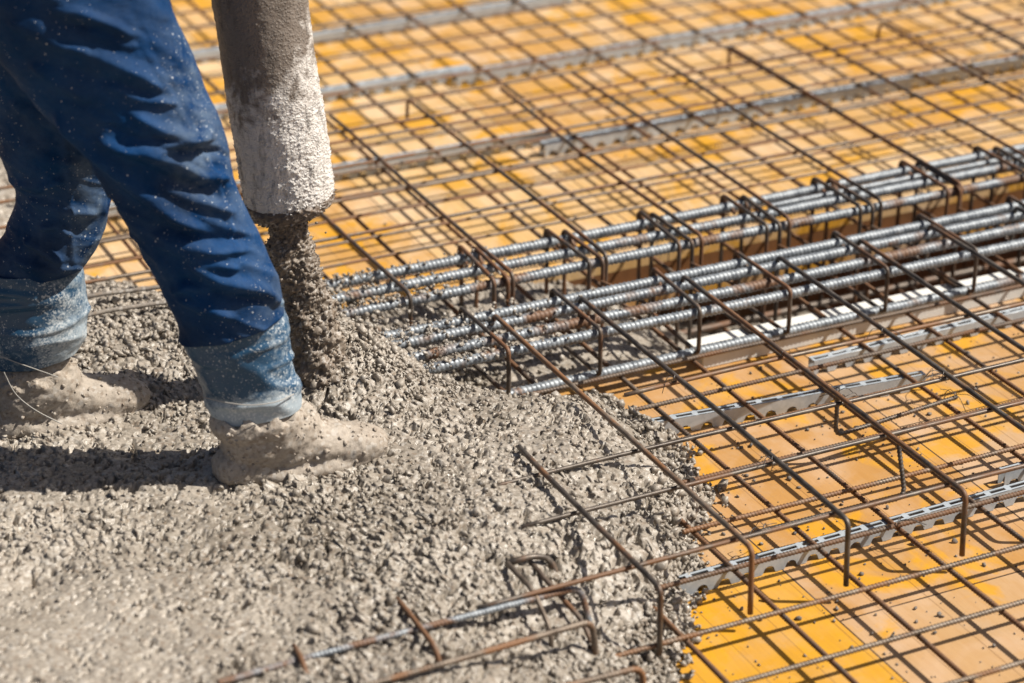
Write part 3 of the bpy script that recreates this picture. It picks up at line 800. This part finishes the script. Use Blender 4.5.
hose_section("hose_pipe", [((176, -420), (284, -424)), ((186, -280), (290, -284)), ((197, -140), (297, -144)), ((207, -30), (304.5, -34)), ((217, 30), (311, 26)), ((229, 110), (321, 100))], 380, 200, M_HOSE, .0022, crust_up)
hose_section("hose_end_sleeve", [((229.5, 110), (321, 98)), ((231, 118), (323, 107)), ((238, 160), (329, 150)), ((244, 195), (333, 185)), ((246, 205), (333, 196))], 190, 220, M_HOSE, .0026, crust_lo, .0006)
hose_section("grout_rim", [((247, 196), (331, 187)), ((243.5, 203), (334.5, 193)), ((245, 210), (333.5, 199)), ((252, 217), (327, 206)), ((266, 217), (312, 210))], 70, 190, M_GUNK, .0060, lambda p: np.full(len(p), .7))

prof = [((264, 200), (306, 200)), ((266, 225), (309, 222)), ((267, 250), (311, 245)), ((274, 280), (318, 270)), ((280, 310), (328, 298)), ((286, 345), (340, 330)), ((290, 385), (352, 365)), ((288, 420), (366, 395))]
rings = [(on_plane(l[0], l[1], HA), on_plane(r[0], r[1], HA)) for l, r in prof]
V, Nn, th = loft(rings, 240, 110, .95)
P, N_ = V.reshape(-1, 3), Nn.reshape(-1, 3)
tt = np.repeat(np.linspace(0, 1, 240), 110)
d = (.010 * noise3(P, 20, 3) + .007 * noise3(P, 62, 3, 91)) * (.5 + tt) + (.36 - cells3(P, 115)) * .010 * (.35 + .8 * tt) + (.4 - cells3(P, 200)) * .007
P = P + N_ * d[:, None]
its = []
for _ in range(1500):
    k = rng.integers(0, 240 * 110); t_ = tt[k]
    r = rng.choice([.0014, .0024, .0036, .0052], p=[.4, .32, .2, .08]); p = P[k] + N_[k] * r * .3
    its.append((*p, r))
for _ in range(26):                                   # drops flying off
    k = rng.integers(0, 240 * 110); p = P[k] + N_[k] * abs(rng.normal(0, .035)); its.append((*p, rng.uniform(.0012, .003)))
V2, F2 = blob_mesh(its, 1, .3, 21)
q = grid_faces(240, 110)
tri = np.vstack([q[:, [0, 1, 2]], q[:, [0, 2, 3]], F2 + len(P)])
st = np_mesh("concrete_stream", np.vstack([P, V2]), tri, M_STREAM)
recenter(st, tuple(on_plane(320, 385, HA)))
tag(st, "lumpy stream of concrete falling from the hose mouth onto the heap", "concrete stream")

# ------------------------------------------------------------------ the worker
person = tag(empty("person", (1.1, 3.83, .15)), "worker wading in the wet concrete in blue trousers and mud caked boots", "person")
NEAR, FAR = (1.265, 3.665), (.955, 4.02)
def mix_anchor(a, b, t): return (a[0] + (b[0] - a[0]) * t, a[1] + (b[1] - a[1]) * t)
MID = (1.11, 3.84)
def leg_rings(prof, foot, toward, lift=0):
    out = []
    for (l, r, t) in prof:
        an = mix_anchor(foot, toward, t); out.append((on_plane(l[0], l[1], an), on_plane(r[0], r[1], an)))
    return out
def seg_d(px, a, b):
    a, b = np.array(a, float), np.array(b, float); e = b - a
    t = np.clip(((px - a) @ e) / (e @ e), 0, 1); return np.linalg.norm(px - a - t[:, None] * e, axis=1), t
def leg(rings, folds, dusty, nu=210, nv=128, k=.72, seed=0):
    V, Nn, th = loft(rings, nu, nv, k)
    P, N_ = V.reshape(-1, 3), Nn.reshape(-1, 3)
    px = to_px(P); front = np.tile(sst(-.15, .45, np.sin(th)), nu)
    d = np.zeros(len(P))
    for (pl, w, amp) in folds:
        best, tb = np.full(len(px), 1e9), np.zeros(len(px)); m = len(pl) - 1
        for q_ in range(m):
            dist, t = seg_d(px, pl[q_], pl[q_ + 1]); c_ = dist < best
            best = np.where(c_, dist, best); tb = np.where(c_, (q_ + t) / m, tb)
        wv = w * (.55 + .6 * np.sin(np.pi * np.clip(tb, .06, .94)))
        d += amp * np.exp(-(best / wv) ** 2) * front * sst(-.02, .12, tb) * sst(1.02, .88, tb)
    xx, yy, zz = P.T
    A1 = np.stack([xx * 9 - zz * 5 + seed * 3.1, yy * 9, zz * 13 + xx * 6], 1)
    A2 = np.stack([xx * 10 + zz * 8 + seed * 5.3, yy * 10, zz * 24 + xx * 14], 1)
    d += .004 * noise3(A1, 1.0, 2)
    rg = v3(A2, .75, 60)
    d += (.0045 * np.clip(1 - np.abs(rg) * 2.6, 0, 1) ** 1.5 + .0022 * np.clip(1 - np.abs(v3(A2, 1.7, 66)) * 2.6, 0, 1) ** 1.5) * (.35 + .65 * front)
    P = P + N_ * d[:, None]
    return P, grid_faces(nu, nv), np.clip(dusty(px), 0, 1)
nearp = [((181, 338), (285, 312), 0), ((170, 305), (279, 284), .02), ((153, 270), (267, 257), .05), ((137, 240), (253, 228), .08), ((119, 207), (240, 200), .1),
         ((101, 180), (231, 172), .14), ((81, 147), (227, 143), .18), ((63, 125), (216, 112), .22), ((45, 108), (203, 85), .28), ((20, 80), (189, 50), .34),
         ((-10, 45), (175, 20), .4), ((-40, 10), (164, -8), .48), ((-72, -38), (146, -48), .6), ((-84, -95), (112, -95), .8), ((-84, -130), (92, -130), .9)]
farp = [((-24, 276), (86, 262), 0), ((-14, 255), (97, 247), .03), ((5, 232), (105, 226), .05), ((14, 210), (109, 204), .08), ((13, 188), (112, 180), .12),
        ((2, 160), (116, 155), .18), ((-6, 125), (120, 122), .24), ((-18, 80), (120, 82), .32), ((-32, 40), (114, 42), .42), ((-48, 0), (106, 0), .5),
        ((-64, -50), (96, -50), .65), ((-80, -100), (84, -100), .8), ((-82, -132), (82, -132), .9)]
nf = [([(57, 110), (86, 141), (115, 168), (140, 190), (177, 217), (208, 231)], 6.5, .020), ([(58, 42), (94, 55), (112, 64), (140, 76), (165, 92)], 5, .013), ([(84, 29), (110, 37), (140, 48)], 5, .011),
      ([(50, 8), (84, 15), (112, 25), (134, 38)], 5, .012), ([(128, 111), (163, 131), (186, 136), (214, 130)], 5.5, .014), ([(97, 135), (127, 150), (153, 151), (184, 140), (216, 137)], 5, .015),
      ([(146, 152), (178, 163), (200, 175), (228, 178)], 5.5, .013), ([(155, 232), (173, 241), (205, 250), (250, 250)], 5, .012), ([(160, 186), (190, 196), (236, 214)], 6, .010),
      ([(171, 292), (190, 286), (216, 290)], 4, .010), ([(176, 297), (205, 310), (236, 316)], 4.5, .010), ([(186, 262), (219, 280), (262, 291), (281, 306)], 6, .015), ([(156, 240), (203, 262), (240, 268)], 5, .012),
      ([(104, 84), (140, 98), (178, 104)], 4.5, .010), ([(30, 62), (60, 84), (92, 100)], 6, .010), ([(8, 20), (40, 34), (70, 52)], 7, .009), ([(118, 196), (136, 222), (158, 254), (172, 282)], 7, .010),
      ([(196, 150), (218, 152), (230, 158)], 3, -.006), ([(150, 143), (190, 152), (222, 150)], 3.2, -.010), ([(130, 160), (170, 178), (215, 196)], 7, -.008), ([(150, 222), (200, 238), (250, 238)], 5, -.008),
      ([(176, 276), (230, 298), (275, 300)], 4, -.008), ([(60, 64), (110, 84), (160, 100)], 6, -.007), ([(64, 22), (100, 32), (136, 46)], 4, -.007), ([(104, 122), (140, 138), (176, 140)], 4, -.008),
      ([(122, 0), (150, 55), (180, 110), (205, 150), (224, 205), (240, 262)], 1.8, .0035), ([(126, 2), (154, 57), (184, 112), (209, 152), (228, 207), (244, 262)], 1.6, -.003), ([(72, 2), (84, 34), (100, 62)], 1.8, -.003)]
P1, F1, D1 = leg(leg_rings(nearp, NEAR, MID), nf, lambda p: .12 + .65 * np.exp(-(((p[:, 0] - 206) / 30) ** 2 + ((p[:, 1] - 175) / 45) ** 2)) + .75 * np.exp(-(((p[:, 0] - 192) / 26) ** 2 + ((p[:, 1] - 90) / 60) ** 2)) + .35 * sst(215, 275, p[:, 0]), seed=1)
ff = [([(26, 236), (44, 252), (62, 262)], 6, .012), ([(64, 120), (70, 200), (72, 270)], 2.2, .004), ([(12, 258), (45, 270), (82, 268)], 5, .009), ([(28, 198), (60, 212), (98, 214)], 6, .010), ([(14, 184), (40, 188), (66, 180)], 5, .010),
      ([(30, 246), (46, 262), (58, 270)], 5, -.008), ([(40, 228), (58, 224), (70, 236)], 4, .008), ([(20, 140), (50, 160), (80, 165)], 6, .009), ([(10, 100), (40, 120), (60, 126)], 6, .008)]
P2, F2, D2 = leg(leg_rings(farp, FAR, MID), ff, lambda p: .25 + .75 * sst(55, 90, p[:, 0]) * sst(120, 190, p[:, 1]), seed=2)
tr = np_mesh("trousers", np.vstack([P1, P2]) - np.array(person.location), np.vstack([F1, F2 + len(P1)]), M_CLOTH, person)
set_attr(tr, "dusty", np.r_[D1, D2])
sm = tr.modifiers.new("thick", 'SOLIDIFY'); sm.thickness = .0025; sm.offset = -1

def remeshed(parts, voxel, smooth=6):
    """one continuous surface from overlapping ellipsoids (centre, radii, z rotation)"""
    bm = bmesh.new()
    for c, r, rz in parts:
        g = bmesh.ops.create_uvsphere(bm, u_segments=28, v_segments=18, radius=1)
        for v_ in g['verts']:
            p = Vector((v_.co.x * r[0], v_.co.y * r[1], v_.co.z * r[2])); p.rotate(__import__('mathutils').Euler(rz if isinstance(rz, tuple) else (0, 0, rz)))
            v_.co = p + Vector(c)
    me = bpy.data.meshes.new("tmp"); bm.to_mesh(me); bm.free()
    o = bpy.data.objects.new("tmp", me); COL.objects.link(o)
    m = o.modifiers.new("r", 'REMESH'); m.mode = 'VOXEL'; m.voxel_size = voxel
    s = o.modifiers.new("s", 'SMOOTH'); s.factor = .5; s.iterations = smooth
    dg = bpy.context.evaluated_depsgraph_get(); e = o.evaluated_get(dg); em = e.to_mesh()
    P = np.array([v_.co[:] for v_ in em.vertices]); N_ = np.array([v_.normal[:] for v_ in em.vertices])
    F = [tuple(p.vertices) for p in em.polygons]
    e.to_mesh_clear(); bpy.data.objects.remove(o); bpy.data.meshes.remove(me)
    return P, N_, F
def boot(an, z0, shaft, mud_z, dusty, cords, label, rot, dx=0):
    rings = [(on_plane(l[0], l[1], an), on_plane(r[0], r[1], an)) for l, r in shaft]
    V, Nn, th = loft(rings, 90, 90, .70)
    P, N_ = V.reshape(-1, 3), Nn.reshape(-1, 3)
    d = .0045 * noise3(P, 14, 3) + .0014 * noise3(P, 70, 2)
    d += .0055 * np.clip(1 - 2.6 * np.abs(v3(P * (1, 1, 3.2) + P[:, 2:3] * (.6, .3, 0), 8.5, 77)), 0, 1) ** 1.4
    px = to_px(P)
    b = np_mesh("boot", P + N_ * d[:, None] - np.array(person.location), grid_faces(90, 90), M_BOOT, person); b['label'] = label
    set_attr(b, "dusty", np.clip(dusty(px), 0, 1))
    md = b.modifiers.new("thick", 'SOLIDIFY'); md.thickness = .003; md.offset = -1
    x, y = an[0] + dx, an[1]
    c, s = math.cos(rot), math.sin(rot)
    def pt(u, w, z): return (x + u * c - w * s, y + u * s + w * c, z0 + z)
    parts = [(pt(-.035, 0, .028), (.062, .052, .046), rot), (pt(-.012, 0, .080), (.068, .060, .062), rot), (pt(.004, 0, .120), (.078, .070, .045), rot), (pt(.05, 0, .055), (.085, .052, .050), rot),
             (pt(.10, .002, .045), (.075, .052, .040), rot), (pt(.160, .004, .032), (.068, .054, .038), rot), (pt(.182, .004, .028), (.052, .046, .033), rot), (pt(.075, 0, .012), (.155, .060, .026), rot)]
    parts.append((pt(.022, 0, .088), (.085, .062, .062), rot))
    cp_ = on_plane((shaft[-1][0][0] + shaft[-1][1][0]) / 2, (shaft[-1][0][1] + shaft[-1][1][1]) / 2, an)
    parts.append((tuple(cp_ - Vector((0, 0, .018))), (.088, .068, .046), 0))
    P, N_, F = remeshed(parts, .0040, 8)
    n1 = noise3(P, 22, 3); n2 = noise3(P, 95, 3); cb = np.clip(.35 - cells3(P, 95), 0, 1)
    up = sst(.10, .17, P[:, 2] - z0)
    P = P + N_ * (.0030 * n1 + .0016 * n2 + .006 * cb * (1 - .4 * up) + .006 * np.clip(.40 - cells3(P, 175), 0, 1))[:, None]
    hem = (P[:, 2] - z0) > mud_z + .010 * np.sin(P[:, 0] * 130) + .008 * n1
    P = P - N_ * (hem * .012)[:, None]
    crumbs = []
    for k in rng.integers(0, len(P), 420):
        r = rng.choice([.0016, .0025, .004], p=[.5, .35, .15]); crumbs.append((*(P[k] + N_[k] * r * .2), r))
    CV, CF = blob_mesh(crumbs, 1, .45, 31)
    mud = mesh_obj("mud_crust", np.vstack([P, CV]) - np.array(person.location), F + [tuple(int(i) + len(P) for i in t3) for t3 in CF], M_MUD, None); mud.parent = b
    for cpts in cords:
        pts = []
        for (cx, cy, off) in cpts:
            p = on_plane(cx, cy, (an[0] - FH.x * off, an[1] - FH.y * off)); pts.append(p - person.location)
        V, Fc = tube(fillet(pts, .03), .0011, None, 6, .01)
        cd = np_mesh("cord", V, Fc, M_CORD, b)
    return b
boot(NEAR, conc_z(*NEAR) - .012, [((187, 318), (279, 300)), ((188, 340), (286, 326)), ((196, 370), (292, 362)), ((204, 390), (297, 381)), ((209, 404), (300, 396)), ((213, 414), (300, 405))],
     .135, lambda p: .17 + .74 * sst(384, 414, p[:, 1]) + .32 * sst(235, 280, p[:, 0]), [[(203, 397, .044), (222, 402, .066), (250, 406, .075), (278, 402, .064), (294, 394, .036)]],
     "nearer blue rubber boot stretched forward, caked with concrete", -.10, .0)
boot(FAR, conc_z(*FAR) - .010, [((-32, 262), (80, 262)), ((-32, 280), (84, 278)), ((-31, 310), (85, 306)), ((-28, 335), (83, 326)), ((-22, 350), (80, 340)), ((-16, 360), (76, 350))],
     .12, lambda p: .16 + .44 * sst(18, 75, p[:, 0]) + .28 * sst(300, 345, p[:, 1]), [[(-6, 354, .080), (15, 362, .082), (38, 370, .078), (58, 377, .066)], [(4, 372, .084), (14, 394, .084), (34, 410, .082), (62, 424, .078)]],
     "farther blue rubber boot planted behind, caked with concrete", -.05, -.03)

# upper body, mostly above the picture: jacket, head with helmet, arms reaching to the hose
def skin(name, joints, edges, radii, mat, sub=2, root=0):
    me = bpy.data.meshes.new(name); me.from_pydata([tuple(Vector(j) - person.location) for j in joints], edges, []); me.update()
    o = bpy.data.objects.new(name, me); COL.objects.link(o); o.parent = person; me.materials.append(mat)
    md = o.modifiers.new("skin", 'SKIN')
    for i, r in enumerate(radii):
        sv_ = me.skin_vertices[0].data[i]; sv_.radius = r if isinstance(r, tuple) else (r, r); sv_.use_root = (i == root)
    md.use_smooth_shade = True
    s = o.modifiers.new("sub", 'SUBSURF'); s.levels = sub; s.render_levels = sub
    return o
hipc = on_plane(8, -120, MID); hx, hy, hz = hipc
hose_hi = on_plane(240, -250, HA); hose_lo = on_plane(250, -170, HA)
fwd = Vector((1, -.05, 0)).normalized(); side = Vector((.05, 1, 0))
pel = Vector((hx, hy, hz + .02)); wst = pel + fwd * .04 + Vector((0, 0, .17)); chs = pel + fwd * .27 + Vector((0, 0, .34)); nck = pel + fwd * .40 + Vector((0, 0, .47))
shl, shr = chs + side * .19 + Vector((0, 0, .10)), chs - side * .19 + Vector((0, 0, .10))
hl, hr = hose_hi - fwd * .07 + side * .05, hose_lo - fwd * .08 - side * .06
el, er = (shl + hl) / 2 + Vector((-.02, .07, -.10)), (shr + hr) / 2 + Vector((-.02, -.07, -.12))
skin("jacket", [pel - Vector((0, 0, .085)) - fwd * .01, wst, chs, nck - Vector((0, 0, .03)), shl, el, hl - (hl - el) * .18, shr, er, hr - (hr - er) * .18], [(0, 1), (1, 2), (2, 3), (2, 4), (4, 5), (5, 6), (2, 7), (7, 8), (8, 9)],
     [(.215, .165), (.175, .13), (.19, .13), .07, .085, .06, .045, .085, .06, .045], M_CLOTH)
head = nck + fwd * .05 + Vector((0, 0, .15))
hd = [(tuple(nck + fwd * .01), (.055, .055, .08), 0), (tuple(head), (.098, .078, .115), 0), (tuple(head + fwd * .045 - Vector((0, 0, .05))), (.06, .058, .065), 0), (tuple(head + fwd * .103 - Vector((0, 0, .02))), (.018, .014, .024), 0),
      (tuple(head + side * .078), (.02, .012, .03), 0), (tuple(head - side * .078), (.02, .012, .03), 0)]
def hand_parts(p, elb):
    d = (p - elb).normalized(); out = [(tuple(p), (.045, .03, .045), 0)]
    for k in range(4):
        q0 = p + fwd * .035 + Vector((0, 0, .030 - .02 * k)); out.append((tuple(q0), (.035, .011, .010), 0)); out.append((tuple(q0 + fwd * .035 + side * .012), (.024, .016, .0095), 0))
    out.append((tuple(p + Vector((.02, 0, .05))), (.030, .013, .013), 0)); return out
P, N_, F = remeshed(hd, .006, 4)
mesh_obj("head", P - np.array(person.location), F, M_SKIN, person)
for p, e in ((hl, el), (hr, er)):
    P, N_, F = remeshed(hand_parts(p, e), .004, 2); mesh_obj("glove", P - np.array(person.location), F, M_GLOVE, person)
P, N_, F = remeshed([(tuple(head + Vector((0, 0, .055))), (.128, .108, .098), 0), (tuple(head + fwd * .07 + Vector((0, 0, .03))), (.10, .085, .012), 0)], .006, 3)
mesh_obj("helmet", P - np.array(person.location), F, M_HELM, person)
